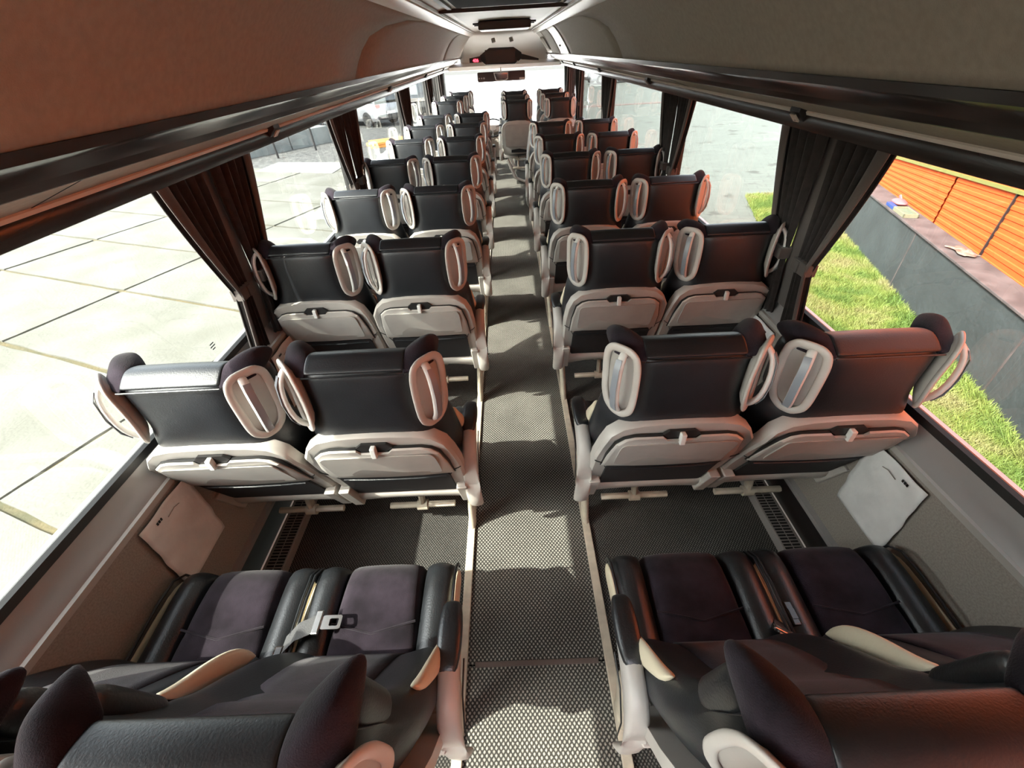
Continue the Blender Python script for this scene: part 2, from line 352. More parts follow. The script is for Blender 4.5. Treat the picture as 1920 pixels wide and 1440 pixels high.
# roof / ceiling
struct('ceiling', MB().loft([[(x, y, z) for x, z in ((-.47,1.80),(-.40,1.812),(0,1.822),(.40,1.812),(.47,1.80),(.6,1.84),(.98,1.84),(1.125,1.53),(1.15,1.53),(1.0,1.87),(-1.0,1.87),(-1.15,1.53),(-1.125,1.53),(-.98,1.84),(-.6,1.84))] for y in (Y0, Y1+.2)]), 'ceiling', smooth=False)
struct('trim_30', MB().box(-.44, .44, 3.93, 3.936, 1.790, 1.815), 'dark_plastic', smooth=False)
struct('wall_back', MB().box(-1.3, 1.3, Y0-.06, Y0, -.05, .90).box(-1.3, 1.3, Y0-.06, Y0, 1.5, 1.95).box(-1.3, -.6, Y0-.06, Y0, .90, 1.5).box(.6, 1.3, Y0-.06, Y0, .90, 1.5), 'wallfab', smooth=False)
struct('window_13', MB().box(-.6, .6, Y0-.035, Y0-.03, .90, 1.5), 'clear', smooth=False)  # unseen rear window, added to let fill light in from behind
# front wall : header dome, windscreen
fr = struct('wall_front', MB().box(-1.3, 1.3, Y1-.1, Y1+.2, -.05, .42), 'dash', smooth=False)
hd = MB().grid(16, 8, lambda u, v: ((u-.5)*1.5, Y1+.05-.75*(v**2)*(1-.25*abs(2*u-1)**2), 1.34+.48*v))
obj('header_panel', hd, 'header', fr, solid=.02)
obj('header_beam', MB().loft([[(x, y, z) for y, z in ((Y1+.04,1.30),(Y1-.06,1.31),(Y1-.1,1.36),(Y1+.04,1.42))] for x in (-1.1, 1.1)]), 'header', fr)
obj('corner_post', MB().box(-1.3, -1.06, Y1-.05, Y1+.1, .4, 1.95), 'gasket', fr, smooth=False)
obj('corner_post', MB().box(1.06, 1.3, Y1-.05, Y1+.1, .4, 1.95), 'gasket', fr, smooth=False)
struct('window_14', MB().box(-1.08, 1.08, Y1+.06, Y1+.07, .4, 1.40), 'clear', smooth=False)
for dx in (-.16, .12):
    obj('vent_nozzle', MB().tube([(dx, 8.72, 1.715), (dx+.012, 8.70, 1.665)], (.03, .016), 8), 'plastic', fr)

# ceiling hatch and drop-down monitor
t = thing('roof_hatch', 'large dark roof hatch with bright lip at the top of the view', 'roof hatch')
obj('hatch_pane', MB().box(-.30, .36, 2.95, 3.62, 1.795, 1.812), 'hatch_dark', t, smooth=False, bev=.01)
obj('hatch_lip', MB().box(-.27, .34, 3.62, 3.68, 1.797, 1.812), 'plastic', t, smooth=False, bev=.006)
for sx in (-1, 1): obj('hatch_side_rail', MB().box(*sorted((.03+sx*.40, .03+sx*.37)), 2.9, 3.8, 1.800, 1.814), 'dark_plastic', t, smooth=False)
t = thing('ceiling_monitor', 'flat dark box folded up under the ceiling, further forward than the hatch', 'monitor', (0.015, 5.9, 1.8))
obj('casing', MB().loft([[(x, y, z) for x, z in rrect(-.27, .27, -.06, .01, .015)] for y in (-.15, .45)]), 'screen', t, bev=.004)
obj('front_lip', MB().box(-.24, .24, .45, .50, -.045, .005), 'white_strip', t, smooth=False)
for sx in (-1, 1):
    for dy in (0, .3): obj('fixing_clip', MB().box(*sorted((sx*.27, sx*.33)), dy, dy+.02, -.012, .004), 'dark_plastic', t, smooth=False)

# front display
t = thing('front_display', 'black octagonal display with side wings above the windscreen', 'monitor', (0, 8.78, 1.49))
def fl(pts, y0, y1): return MB().loft([[(x, y, z) for x, z in pts] for y in (y0, y1)])
obj('screen_housing', fl([(-.385,-.045),(-.30,-.105),(.17,-.115),(.285,-.055),(.285,.03),(.16,.105),(-.23,.11),(-.385,.02)], 0, .12), 'dark_plastic', t, smooth=False, bev=.008)
obj('screen_pane', fl([(-.30,-.085),(.18,-.09),(.18,.08),(-.30,.085)], -.006, .004), 'screen', t, smooth=False)
obj('left_wing', fl([(-.56,-.07),(-.36,-.07),(-.36,.015),(-.56,-.01)], .02, .10), 'dark_plastic', t, smooth=False)
obj('right_wing', fl([(.26,-.06),(.56,-.085),(.56,-.06),(.26,.02)], .02, .10), 'dark_plastic', t, smooth=False)
obj('status_light', MB().tube([(.215,-.012,-.085),(.215,0,-.085)], .014, 8), 'plastic', t)
cu = bpy.data.curves.new('clock_digits', 'FONT'); cu.body = '406'; cu.size = .062; cu.extrude = .002; cu.align_x = 'CENTER'
to = bpy.data.objects.new('clock_digits', cu); C.objects.link(to)
bpy.context.view_layer.update()
dg = bpy.context.evaluated_depsgraph_get(); me = bpy.data.meshes.new_from_object(to.evaluated_get(dg)); bpy.data.objects.remove(to)
me.materials.clear(); me.materials.append(M['digits'])
do = bpy.data.objects.new('clock_digits', me); C.objects.link(do); do.parent = t; do.location = (-.46, .008, -.062); do.rotation_euler = (math.pi/2, 0, 0)
# sun visor + mirror
t = thing('sun_visor', 'wide smoked sun visor hanging across the top of the windscreen', 'sun visor', (-.06, 9.18, 1.21))
M['visor'] = mat('smoked_visor', (.055, .035, .033), .35)
obj('visor_panel', fl(rrect(-.41, .41, -.075, .065, .02), 0, .012), 'visor', t, bev=.003)
for i, x in enumerate((-.38, -.34, -.30)): obj('visor_button', MB().tube([(x, -.008, -.02), (x, 0, -.02)], .011 if i < 2 else .014, 8), 'plastic', t)
obj('visor_sticker', MB().box(.31, .40, -.004, 0, -.065, -.035), 'bar', t, smooth=False)
t = thing('interior_mirror', 'small rounded rear-view mirror with pale rim in front of the smoked visor', 'mirror', (-.06, 9.10, 1.21))
obj('rim', fl([(-.13,.055),(-.10,-.055),(-.07,-.065),(.08,-.06),(.115,-.04),(.12,.055)], 0, .02), 'bar', t, bev=.004)
obj('mirror_glass', fl([(-.112,.043),(-.088,-.045),(-.065,-.052),(.07,-.048),(.10,-.032),(.105,.043)], -.003, .002), mat('mirror_glass', (.30, .28, .30), .05, metal=1), t, smooth=False)
obj('stalk', MB().tube([(-.005,.01,.05),(-.005,.03,.12)], .008, 8), 'bar', t)
# dashboard + steering wheel + driver's seat
t = thing('dashboard', 'pale dashboard across the front under the windscreen', 'dashboard', (0, 9.0, 0))
obj('dash_body', MB().loft([[(x, y, z) for y, z in ((-.1,.0),(-.15,.32),(-.05,.44),(.25,.46),(.30,.0))] for x in (-1.0, .55)]), 'dash', t, bev=.02)
obj('instrument_hood', MB().loft([[(x, y, z) for y, z in ((-.18,.42),(-.12,.52),(.08,.52),(.12,.42))] for x in (-.42, -.02)]), 'dash', t, bev=.02)
t = thing('steering_wheel', 'large thin black steering wheel in front of the pale dashboard', 'steering wheel', (-.25, 8.72, .50))
ringp = [(.19*math.cos(a), .19*math.sin(a)*.80, .19*math.sin(a)*.6) for a in [2*math.pi*k/32 for k in range(32)]]
obj('rim', MB().tube(ringp, .012, 8, closed=True), 'black_arc', t)
obj('hub', MB().tube([(0,0,0),(0,.03,-.04)], .06, 12), 'dash', t)
for a in (20, 160, 270):
    a = math.radians(a); obj('spoke', MB().tube([(.05*math.cos(a), .04*math.sin(a), .03*math.sin(a)), (.18*math.cos(a), .145*math.sin(a), .108*math.sin(a))], .01, 6), 'plastic', t)
t = thing('hanging_handset', 'small white box hanging on a dark strap left of the front aisle', 'handset', (-.455, 6.42, .62))
obj('strap', MB().box(-.008, .018, 0, .012, -.15, .20), 'web', t, smooth=False)
obj('white_box', MB().box(-.04, .035, -.03, .03, -.23, -.15), 'bar', t, smooth=False, bev=.008)
# ------------------------------------------------------------------ table in front of the long-backed seats
t = thing('lounge_table', 'beige fixed table with a pale side panel between the right-hand seat rows', 'table', (.66, 5.95, 0))
obj('tabletop', MB().loft([[(x, y, z) for x, y in rrect(-.37, .37, -.27, .27, .04)] for z in (.825, .850)]), 'tabletop', t, bev=.006)
obj('side_panel', MB().loft([[(x, y, z) for x, z in ((-.40,.845),(-.44,.60),(-.47,.05),(-.44,.0),(-.42,.05),(-.385,.60),(-.36,.845))] for y in (-.34, .0)]), 'bar', t, bev=.006)
obj('table_leg', MB().box(-.03, .03, .0, .06, 0, .83), 'plastic', t, smooth=False, bev=.01)
obj('rear_panel', MB().box(-.30, .38, .02, .04, .30, .83), 'tabletop', t, smooth=False)

# ------------------------------------------------------------------ coach seat
def sh(p):      # recline shear of the lower back
    x, y, z = p
    T = ((.40,.22),(.49,.305),(.545,.385),(.632,.56),(.70,.70))
    if z < .70:
        for (a, za), (b, zb) in zip(T, T[1:]):
            if z <= b: z = za+(zb-za)*(z-a)/(b-a); break
        y += .45*(.70-z)
    return (x, y, z)
def shb(p):     # the same lean without stretching: upholstery
    x, y, z = p
    return (x, y+.45*max(0, .70-z), z)
def back_ring(z, hw, yr, yf, ch=.055, bol=.02):
    r = [(-hw+ch, yr), (-hw*.45, yr-.006), (0, yr-.008), (hw*.45, yr-.006), (hw-ch, yr), (hw-.012, yr+ch*1.1), (hw, yr+ch*1.5), (hw, yf-.02), (hw-.02, yf+.012),
         (hw-.05, yf+bol*.6), (hw*.48, yf-.006), (0, yf-.010), (-hw*.48, yf-.006), (-hw+.05, yf+bol*.6), (-hw+.02, yf+.012), (-hw, yf-.02), (-hw, yr+ch*1.5), (-hw+.012, yr+ch*1.1)]
    return [shb((x, y, z)) for x, y in r]
def BF(z):
    T = ((.40,.125),(.44,.14),(.52,.155),(.62,.155),(.72,.14),(.775,.13),(.82,.112),(.90,.094),(1.0,.086))
    for (a, ya), (b, yb) in zip(T, T[1:]):
        if a <= z <= b: return ya+(yb-ya)*(z-a)/(b-a)-.006
    return .112
def seat_meshes():
    """every mesh of the seat, made once: key -> (part name, parent key, mesh-object prototype data)"""
    d = {}
    # leather back body
    mb = MB().loft([back_ring(*a) for a in ((.33,.175,.00,.09),(.40,.195,.005,.125),(.44,.20,.008,.14),(.52,.212,.008,.155),(.62,.216,.004,.155),(.72,.212,.004,.14),(.775,.205,0,.13),(.82,.192,-.002,.112,.062),(.85,.19,-.002,.104,.068),(.90,.187,-.002,.094,.062),(.965,.185,0,.088,.055),(.985,.180,.006,.082,.05))])
    d['back'] = ('backrest', None, mb, 'leather_back', dict(sub=2))
    # front velour panel of the backrest
    mb = MB().grid(6, 10, lambda u, v: shb(((u-.5)*.21, BF(.45+.46*v), .45+.46*v)))
    d['backv'] = ('backrest_insert', None, mb, 'velour', dict(solid=.012))
    # head strip: loft along x
    def cap(x, h, y0=0, y1=.088, zb=.970, k=0):
        return [(x, y0-.003, zb), (x, y0-.004+k, zb+.012), (x, y0+.014+k, zb+.30*h+.012), (x, (y0+y1)*.45+k, zb+h+.008), (x, y1*.78+k, zb+h), (x, y1+.008+k, zb+.45*h), (x, y1+.004, zb)]
    d['strip'] = ('headrest_top', None, MB().loft([cap(x, .030-.002*abs(x)/.12) for x in (-.122, -.12, -.06, 0, .06, .12, .122)]), 'leather_back', dict(sub=2))
    for s, nm in ((-1, 'wl'), (1, 'wr')):
        secs = [(.118,.030,0,.092,0), (.122,.035,-.002,.098,.0), (.140,.044,.000,.116,.002), (.160,.049,.010,.134,.003), (.176,.047,.026,.145,.004), (.187,.038,.040,.146,.004), (.193,.022,.050,.136,.004)]
        mb = MB().loft([cap(s*x, h, a, b, .963, k) for x, h, a, b, k in secs])
        d[nm] = ('headrest_wing', None, mb, 'velour', dict(sub=2))
        # side velour pad of the head running down
        mb = MB().loft([[(s*x, y, z) for x, y in ((.150,.10),(.176,.072),(.188,.09),(.191,.122),(.176,.142),(.150,.132))] for z in (.80,.83,.90,.968)])
        d[nm+'s'] = ('headrest_side', None, mb, 'leather', dict(sub=2))
    # seam piping across the head
    d['seam'] = ('piping', None, MB().tube([(x, -.0105+.03*max(0, abs(x)-.12), .973) for x in (-.126,-.12,-.06,0,.06,.12,.126)], .0022, 6), 'leather', {})
    # grab handles
    for s, nm in ((-1, 'hl'), (1, 'hr')):
        th = math.radians(50)
        nrm = Vector((s*math.sin(th), -math.cos(th), 0)); u = Vector((s*math.cos(th), math.sin(th), 0)); v = Vector((0, 0, 1))
        c = Vector((s*.163, .027, .898))
        def P(a, b, n): return c+u*a+v*(b)+nrm*n
        out = [(-.046,-.055),(-.040,-.084),(-.018,-.104),(.012,-.104),(.036,-.085),(.050,-.045),(.053,.045),(.048,.080),(.030,.098),(-.020,.100),(-.040,.088),(-.047,.055)]
        loop = []
        for i in range(len(out)):
            a, b = out[i], out[(i+1) % len(out)]
            loop += [a, ((a[0]+b[0])/2, (a[1]+b[1])/2)]
        d[nm] = ('grab_handle', None, MB().tube([P(a*.95, b*.97, .008+.005*abs(b)/.1) for a, b in loop], (.0065, .0115), 8, closed=True, flat=tuple(nrm)), 'plastic', dict(sub=1))
        # recess dish
        rings = []
        for k, dep in ((1.0, .008), (.86, .000), (.65, -.008), (.3, -.012)):
            rings.append([P(a*k*.95, b*k*.97, dep) for a, b in loop])
        d[nm+'d'] = ('handle_recess', nm, MB().loft(rings), 'plastic_panel', {})
        bar = [P(-.004, .092, .010), P(-.006, .080, .026), P(-.010, .055, .040), P(-.010, 0, .045), P(-.010, -.05, .040), P(-.006, -.080, .026), P(-.004, -.094, .010)]
        d[nm+'b'] = ('handle_bar', nm, MB().tube(bar, (.008, .0125), 8, flat=tuple(nrm)), 'bar', dict(sub=1))
        bar2 = [P(-.005, .078, .026+.0085), P(-.009, .056, .0395+.0082), P(-.010, 0, .045+.0082), P(-.009, -.051, .0395+.0082), P(-.005, -.078, .026+.0085)]
        d[nm+'f'] = ('handle_bar_face', nm, MB().tube(bar2, (.0012, .0100), 6, flat=tuple(nrm)), 'slate', {})
    # back shell (grey)
    def shf(off, curv=.9):
        def f(x, z, dd): return sh((x, off+dd+curv*x*x*.22-.004, z))
        return f
    so = [(-.205,.545),(-.1,.545),(0,.545),(.1,.545),(.205,.545),(.216,.60),(.217,.66),(.210,.70),(.192,.738),(.160,.764),(.110,.777),(.05,.782),(0,.783),(-.05,.782),(-.110,.777),(-.160,.764),(-.192,.738),(-.210,.70),(-.217,.66),(-.216,.60)]
    d['shell'] = ('back_shell', None, MB().loft([[shf(-.014)(x*k+0, .66+(z-.66)*k, dd) for x, z in so] for k, dd in ((.965, -.006), (1, .002), (1.0, .035))]), 'plastic', {})
    sk = [(-.190,.632),(-.1,.632),(0,.632),(.1,.632),(.190,.632),(.186,.67),(.172,.712),(.150,.730),(.125,.737),(.050,.739),(.038,.728),(-.038,.728),(-.050,.739),(-.125,.737),(-.150,.730),(-.172,.712),(-.186,.67)]
    d['gap'] = ('tray_surround', None, MB().loft([[shf(-.0235)(x*k, .685+(z-.685)*k, dd) for x, z in sk] for k, dd in ((1.018, 0), (1.018, .01))]), 'gasket', {})
    d['tray'] = ('tray_table', None, MB().loft([[shf(-.030)(x*k, .685+(z-.685)*k, dd) for x, z in sk] for k, dd in ((.965, 0), (1, .004), (1, .012))]), 'plastic', {})
    pn = rrect(-.160, .160, .642, .712, .018, 3, .01)
    d['panel'] = ('tray_inset', 'tray', MB().loft([[shf(-.0315)(x, z, dd) for x, z in pn] for dd in (0, .004)]), 'plastic_panel', {})
    d['lrec'] = ('latch_recess', 'tray', MB().loft([[shf(-.0225)(x, z, dd) for x, z in ((-.05,.742),(-.036,.730),(.036,.730),(.05,.742),(.034,.756),(-.034,.756))] for dd in (0, .01)]), 'dark_plastic', {})
    d['latch'] = ('tray_latch', 'tray', MB().loft([[sh((x, y, z)) for x, y in ((-.008,-.042),(.008,-.042),(.007,-.024),(-.007,-.024))] for z in (.716,.722,.748,.753)]), 'bar', dict(bev=.003))
    # small cover joint on both sides
    for s, nm in ((-1, 'cl'), (1, 'cr')):
        d[nm] = ('shell_joint', 'shell', MB().tube([shf(-.0235)(s*x, z, 0) for x, z in ((.172,.618),(.190,.640),(.206,.645),(.214,.650))], .0016, 5), 'gasket', {})
    # pocket
    pk = rrect(-.172, .172, .545, .628, .008, 2)
    d['pocket'] = ('seat_pocket', None, MB().loft([[shf(-.027)(x, z, dd) for x, z in pk] for dd in (0, .012)]), 'net', {})
    d['pk2'] = ('pocket_hem', 'pocket', MB().tube([shf(-.028)(x, .620, 0) for x in (-.16, -.08, 0, .08, .16)], .0035, 6), 'leather', {})
    # base frame beam under the back
    mb = MB()
    rings = []
    for x in (-.215, -.205, -.16, -.10, 0, .10, .16, .205, .215):
        z0 = .492-(.022 if abs(x) > .15 else 0)
        rings.append([sh((x, y, z)) for y, z in ((-.035, z0+.004), (-.038, .528), (-.020, .548), (.05, .548), (.06, z0))])
    mb.loft(rings)
    d['base'] = ('base_frame', None, mb, 'plastic', dict(sub=1))
    for s, nm in ((-1, 'bl'), (1, 'br')):
        d[nm] = ('frame_bracket', 'base', MB().loft([[sh((s*x, y, z)) for x, y in ((.178,-.046),(.214,-.046),(.214,.03),(.178,.03))] for z in (.478,.545,.575)]), 'plastic', dict(bev=.004))
    # cushion
    def cring(y, x0, x1, zt, zb, e=.02):
        return [(x0, y, zb), (x0-.002, y, (zb+zt)/2), (x0+.006, y, zt-.012), (x0+.03, y, zt), ((x0+x1)/2, y, zt+.003), (x1-.03, y, zt), (x1-.006, y, zt-.012), (x1+.002, y, (zb+zt)/2), (x1, y, zb)]
    def cush(x0, x1, dz):
        return MB().loft([cring(.20, x0, x1, .425+dz, .38), cring(.25, x0, x1, .428+dz, .345), cring(.32, x0, x1, .432+dz, .32), cring(.42, x0, x1, .442+dz, .31), cring(.485, x0, x1, .440+dz, .32),
                          cring(.512, x0, x1, .415+dz, .335), cring(.518, x0+.006, x1-.006, .38+dz, .35)])
    d['cc'] = ('cushion_centre', None, MB().loft([cring(.20, -.121, .121, .420, .38), cring(.225, -.120, .120, .424, .37), cring(.245, -.118, .118, .420, .35), cring(.262, -.117, .117, .428, .34), cring(.33, -.115, .115, .438, .31), cring(.345, -.114, .114, .434, .31), cring(.362, -.113, .113, .443, .31), cring(.43, -.110, .110, .449, .31), cring(.487, -.108, .108, .444, .32), cring(.514, -.106, .106, .418, .335), cring(.519, -.10, .10, .38, .35)]), 'velour', dict(sub=1))
    for k, yy in enumerate((.315, .232)):
        d['st%d' % k] = ('cushion_seam', 'cc', MB().tube([(x, yy+.028*abs(x)/.11, (.436 if k == 0 else .4245)+.0015) for x in (-.108, -.06, -.02, 0, .02, .06, .108)], .0028, 6), 'velour', {})
    for s, nm in ((-1, 'bol'), (1, 'bor')):
        a, b = sorted((s*.108, s*.198)); d[nm] = ('cushion_bolster', None, cush(a, b, .006), 'leather', dict(sub=1))
        mb = MB().loft([[(s*x, y, z) for x, z in ((.190, .39-y*.1), (.196, .425+dz), (.203, .428+dz), (.2085, .405), (.207, .39-y*.1))] for y, dz in ((.20, .0), (.27, .002), (.40, .008), (.47, .004), (.505, -.03))])
        d[nm+'c'] = ('cushion_side_panel', None, mb, 'cream', dict(sub=1))
        d[nm+'p'] = ('piping', None, MB().tube([(s*.2005, y, z) for y, z in ((.20,.434),(.27,.440),(.40,.450),(.47,.446),(.505,.418),(.518,.38))], .0035, 6), 'leather', {})
        # cream crescent on the backrest bolster
        mb = MB(); rr = []
        for k in range(9):
            t = k/8; wd = .034*math.sin(math.pi*t)**.8+.001
            zc = .46+.27*t; yc = .150+.022*math.sin(math.pi*t)
            rr.append([shb((s*(.196+.014*math.sin(math.pi*t)+dx), yc+dy, zc)) for dx, dy in ((-.010, wd*.6), (.004, wd*.7), (.010, 0), (.008, -wd), (-.010, -wd))])
        d[nm+'k'] = ('backrest_side_panel', None, mb.loft(rr), 'cream', dict(sub=1))
    d['under'] = ('seat_pan', None, MB().box(-.195, .195, .27, .46, .295, .34), 'plastic', dict(bev=.01))
    # footrest
    d['foot'] = ('footrest', None, MB().tube([(0, .29, .31), (0, .235, .28), (0, .225, .19)], (.022, .012), 8).box(-.032, .032, .215, .265, .272, .285).tube([(-.020, .220, .172), (.020, .220, .172)], .021, 10), 'track', {})
    for s, nm in ((-1, 'fl'), (1, 'fr')):
        d[nm] = ('foot_bar', 'foot', MB().loft([[(s*x, .220+y, .172+z) for y, z in ((-.014,.004),(-.006,.013),(.006,.013),(.014,.004),(.008,-.010),(-.008,-.010))] for x in (.018, .128)]), 'track', dict(bev=.002))
    # aisle arm, pad and leg for s = side of the aisle
    for s, nm in ((-1, 'al'), (1, 'ar')):
        def aring(y, z, hw, dz):
            return [(s*.232+x, y, z+zz) for x, zz in ((-hw, -dz), (-hw, dz*.6), (-hw*.6, dz), (hw*.6, dz), (hw, dz*.6), (hw, -dz))]
        d[nm] = ('armrest', None, MB().loft([aring(.285, .590, .016, .022), aring(.23, .598, .021, .028), aring(.16, .590, .023, .034), aring(.105, .555, .024, .050), aring(.070, .48, .026, .07), aring(.080, .39, .027, .06), aring(.105, .325, .027, .03), aring(.115, .30, .026, .01)]), 'plastic', dict(sub=1))
        d[nm+'p'] = ('arm_pad', nm, MB().loft([aring(.300, .612, .012, .010), aring(.292, .618, .022, .014), aring(.25, .622, .027, .017), aring(.20, .620, .027, .017), aring(.165, .614, .020, .012), aring(.158, .610, .014, .006)]), 'leather', dict(sub=1))
        d[nm+'g'] = ('armrest_side_joint', nm, MB().tube([(s*.2575, y, z) for y, z in ((.20,.575),(.14,.560),(.10,.50),(.10,.40))], .0018, 5), 'gasket', {})
        lx = lambda x: s*x
        leg = MB().loft([[(lx(x+dx), y+dy, z) for dx, dy in ((-.017, 0), (-.017, ly), (.017, ly), (.017, 0))] for x, y, ly, z in ((.206,.10,.17,.36),(.202,.16,.115,.28),(.193,.19,.085,.20),(.186,.205,.07,.12),(.182,.21,.065,.05),(.180,.20,.09,.012),(.180,.195,.10,.002))])
        d[nm+'l'] = ('leg', None, leg, 'track', dict(sub=1))
    # long shell for the front (touring) seats
    lo = [(-.19,.545),(-.16,.53),(.16,.53),(.19,.545),(.214,.60),(.217,.66),(.210,.70),(.192,.738),(.160,.764),(.110,.777),(0,.783),(-.110,.777),(-.160,.764),(-.192,.738),(-.210,.70),(-.217,.66),(-.214,.60)]
    d['lshell'] = ('back_shell', None, MB().loft([[shf(-.020)(x*k, .66+(z-.66)*k, dd) for x, z in lo] for k, dd in ((.965, -.006), (1, .002), (1.0, .035))]), 'plastic', {})
    lp = rrect(-.165, .165, .585, .742, .035, 4, .01)
    d['lpanel'] = ('back_panel', 'lshell', MB().loft([[shf(-.034)(x, z, dd) for x, z in lp] for dd in (0, .008)]), 'plastic_panel', dict(bev=.002))
    d['lrec2'] = ('shell_recess', 'lshell', MB().loft([[shf(-.036)(x, z, dd) for x, z in ((-.09,.548),(.12,.548),(.13,.560),(.02,.572),(-.09,.566))] for dd in (0, .008)]), 'net', {})
    return d
SM = seat_meshes()
PROTO = {}
def part(key, parent):
    nm, pk, mb, m, kw = SM[key]
    if key not in PROTO:
        o = obj(nm, mb, m, parent, **kw); PROTO[key] = o; return o
    o = PROTO[key].copy(); C.objects.link(o); o.parent = parent; o.location = (0, 0, 0); o.rotation_euler = (0, 0, 0); return o
COMMON = ['back','backv','strip','wl','wr','wls','wrs','seam','hl','hld','hlb','hlf','hr','hrd','hrb','hrf','cc','st0','st1','bol','bolc','bolp','bor','borc','borp','under']
STD = ['shell','gap','tray','panel','lrec','latch','cl','cr','pocket','pk2','base','bl','br','foot','fl','fr']
LONG = ['lshell','lpanel','lrec2']
FORD = ('rear row','second row from the rear','third row from the rear','fourth row from the rear','fifth row from the rear','sixth row from the rear','seventh row from the rear','eighth row from the rear')
BACKP = {'back','backv','strip','wl','wr','wls','wrs','seam','hl','hr','bolk','bork','shell','lshell','gap','tray','pocket','base'}
def seat(x, y, z, label, group, keys, cush_dx=0, rz=0, rec=0):
    t = thing('coach_seat', label, 'seat', (x, y, z), rz, group)
    made = {}
    for k in keys:
        pk = SM[k][1]
        made[k] = part(k, made[pk] if pk else t)
        if rec and k in BACKP:
            R_ = Matrix.Rotation(rec, 3, 'X'); pv = Vector((0, .08, .45)); made[k].rotation_euler = (rec, 0, 0); made[k].location = pv-R_@pv
        if cush_dx and k in ('cc','bol','bolc','bolp','bor','borc','borp','under'): made[k].location = (cush_dx, 0, 0)
    return t
XA, XW = .415, .855
rowsR = [.175, .86, 1.66, 2.46, 3.26, 4.03, 4.83]
rowsL = [.175, .86, 1.68, 2.52, 3.36, 4.22, 5.06, 5.92]
for side, rows, s in (('left', rowsL, -1), ('right', rowsR, 1)):
    for i, y in enumerate(rows):
        arm = 'ar' if s < 0 else 'al'
        extra = [arm, arm+'p', arm+'g', arm+'l']; crs = ['bork' if s < 0 else 'bolk']
        what = 'black seat seen from above' if i == 0 else 'black coach seat'
        rc = .175 if i == 0 else 0
        seat(s*XA, y, 0, '%s, aisle place, %s side, %s' % (what, side, FORD[i]), 'coach seats in pairs', COMMON+STD+extra+crs, rec=rc)
        seat(s*XW, y, 0, '%s, window place, %s side, %s' % (what, side, FORD[i]), 'coach seats in pairs', COMMON+STD+crs, cush_dx=-s*.05, rec=rc+(.04 if i == 1 else 0))
for i, y in enumerate((6.85, 7.65, 8.35)):
    seat(-.79+.03*i, y, .06, 'single coach seat at the front left, %s behind the windscreen' % ('third', 'second', 'first')[i], 'single seats at the front left', COMMON+STD+['ar','arp','arg','arl'])
for i, y in enumerate((6.6, 7.35, 8.1)):
    o = ('third', 'second', 'first')[i]
    seat(.13, y, .05, 'plain-backed coach seat, front right by the aisle, %s behind the windscreen' % o, 'plain-backed seats at the front right', COMMON+LONG+['al','alp','alg','alwl'][:3]+['foot','fl','fr'])
    seat(.69, y, .05, 'plain-backed coach seat, front right by the window, %s behind the windscreen' % o, 'plain-backed seats at the front right', COMMON+LONG+['foot','fl','fr'])
t = thing('seat_pedestal', 'grey platform step carrying the front seats on the right side', 'platform', (.5, 7.6, 0))
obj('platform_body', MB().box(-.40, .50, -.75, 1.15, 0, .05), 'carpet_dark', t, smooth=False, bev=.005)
for i, yy in enumerate((6.6, 7.35, 8.1)):
    obj('pedestal_frame', MB().tube([(-.52, yy-7.6+.1, .36), (-.42, yy-7.6+.1, .12), (-.30, yy-7.6+.1, .07), (.30, yy-7.6+.1, .07), (.34, yy-7.6+.1, .34)], .02, 6), 'plastic', t)

# seat belts
def belt(x, y, z, label, flip=1, open_=True):
    t = thing('seat_belt', label, 'seat belt', (x, y, z))
    pth = [(-.075*flip, -.045, -.075), (-.055*flip, -.02, -.02), (-.02*flip, .0, .006), (.03*flip, .018, .012)]
    mb = MB(); rings = []
    for p in pth: rings.append([(p[0], p[1]-.022, p[2]), (p[0], p[1]+.022, p[2]), (p[0]+.002, p[1]+.022, p[2]+.003), (p[0]+.002, p[1]-.022, p[2]+.003)])
    obj('webbing', mb.loft(rings), 'web', t, smooth=False)
    b = obj('belt_slider', MB().box(*sorted((.022*flip, .040*flip)), -.012, .046, .010, .020), 'steel', t, smooth=False, bev=.003)
    tg = MB()
    out = rrect(.040, .090, -.0, .034, .006, 3); inn = rrect(.060, .082, .008, .026, .003, 3)
    n = len(out); vs = []
    for zz in (.012, .016):
        vs += [(flip*a, c, zz) for a, c in out]; vs += [(flip*a, c, zz) for a, c in inn]
    fs = []
    for k in range(n):
        j = (k+1) % n
        fs += [(k, j, n+j, n+k), (2*n+k, 2*n+j, 3*n+j, 3*n+k), (k, j, 2*n+j, 2*n+k), (n+k, n+j, 3*n+j, 3*n+k)]
    obj('belt_tongue', tg.add(vs, fs), 'steel', t, smooth=False)
    return t
belt(-.575, .49, .455, 'dark seat belt with steel tongue lying across the left rear aisle cushion')
t = belt(.60, .46, .43, 'short seat belt with steel tongue sticking up between the right rear cushions', flip=-1); t.rotation_euler = (.3, .5, 1.3)
for x, y, lb in ((-.635, .44, 'steel buckle stuck in the gap between the two left rear cushions'), (.635, .50, 'dark belt buckle in the gap between the two right rear cushions')):
    t = thing('belt_buckle', lb, 'buckle', (x, y, .42))
    obj('buckle_body', MB().box(-.012, .012, -.03, .03, -.02, .022), 'gloss_dark', t, smooth=False, bev=.005)
    obj('buckle_plate', MB().box(-.007, .007, -.016, .008, .022, .024), 'gloss_dark', t, smooth=False)
    obj('buckle_stalk', MB().tube([(0, 0, -.02), (0, -.03, -.10)], .006, 6), 'web', t)
for s in (-1, 1):
    t = thing('belt_buckle', 'red belt release button beside the %s rear window cushion' % ('left' if s < 0 else 'right'), 'buckle', (s*1.005, .33, .40))
    obj('buckle_body', MB().box(-.010, .010, -.03, .03, -.05, 0), 'dark_plastic', t, smooth=False, bev=.003)
    obj('release_button', MB().box(-.008, .008, -.026, .026, 0, .008), 'red', t, smooth=False, bev=.002)

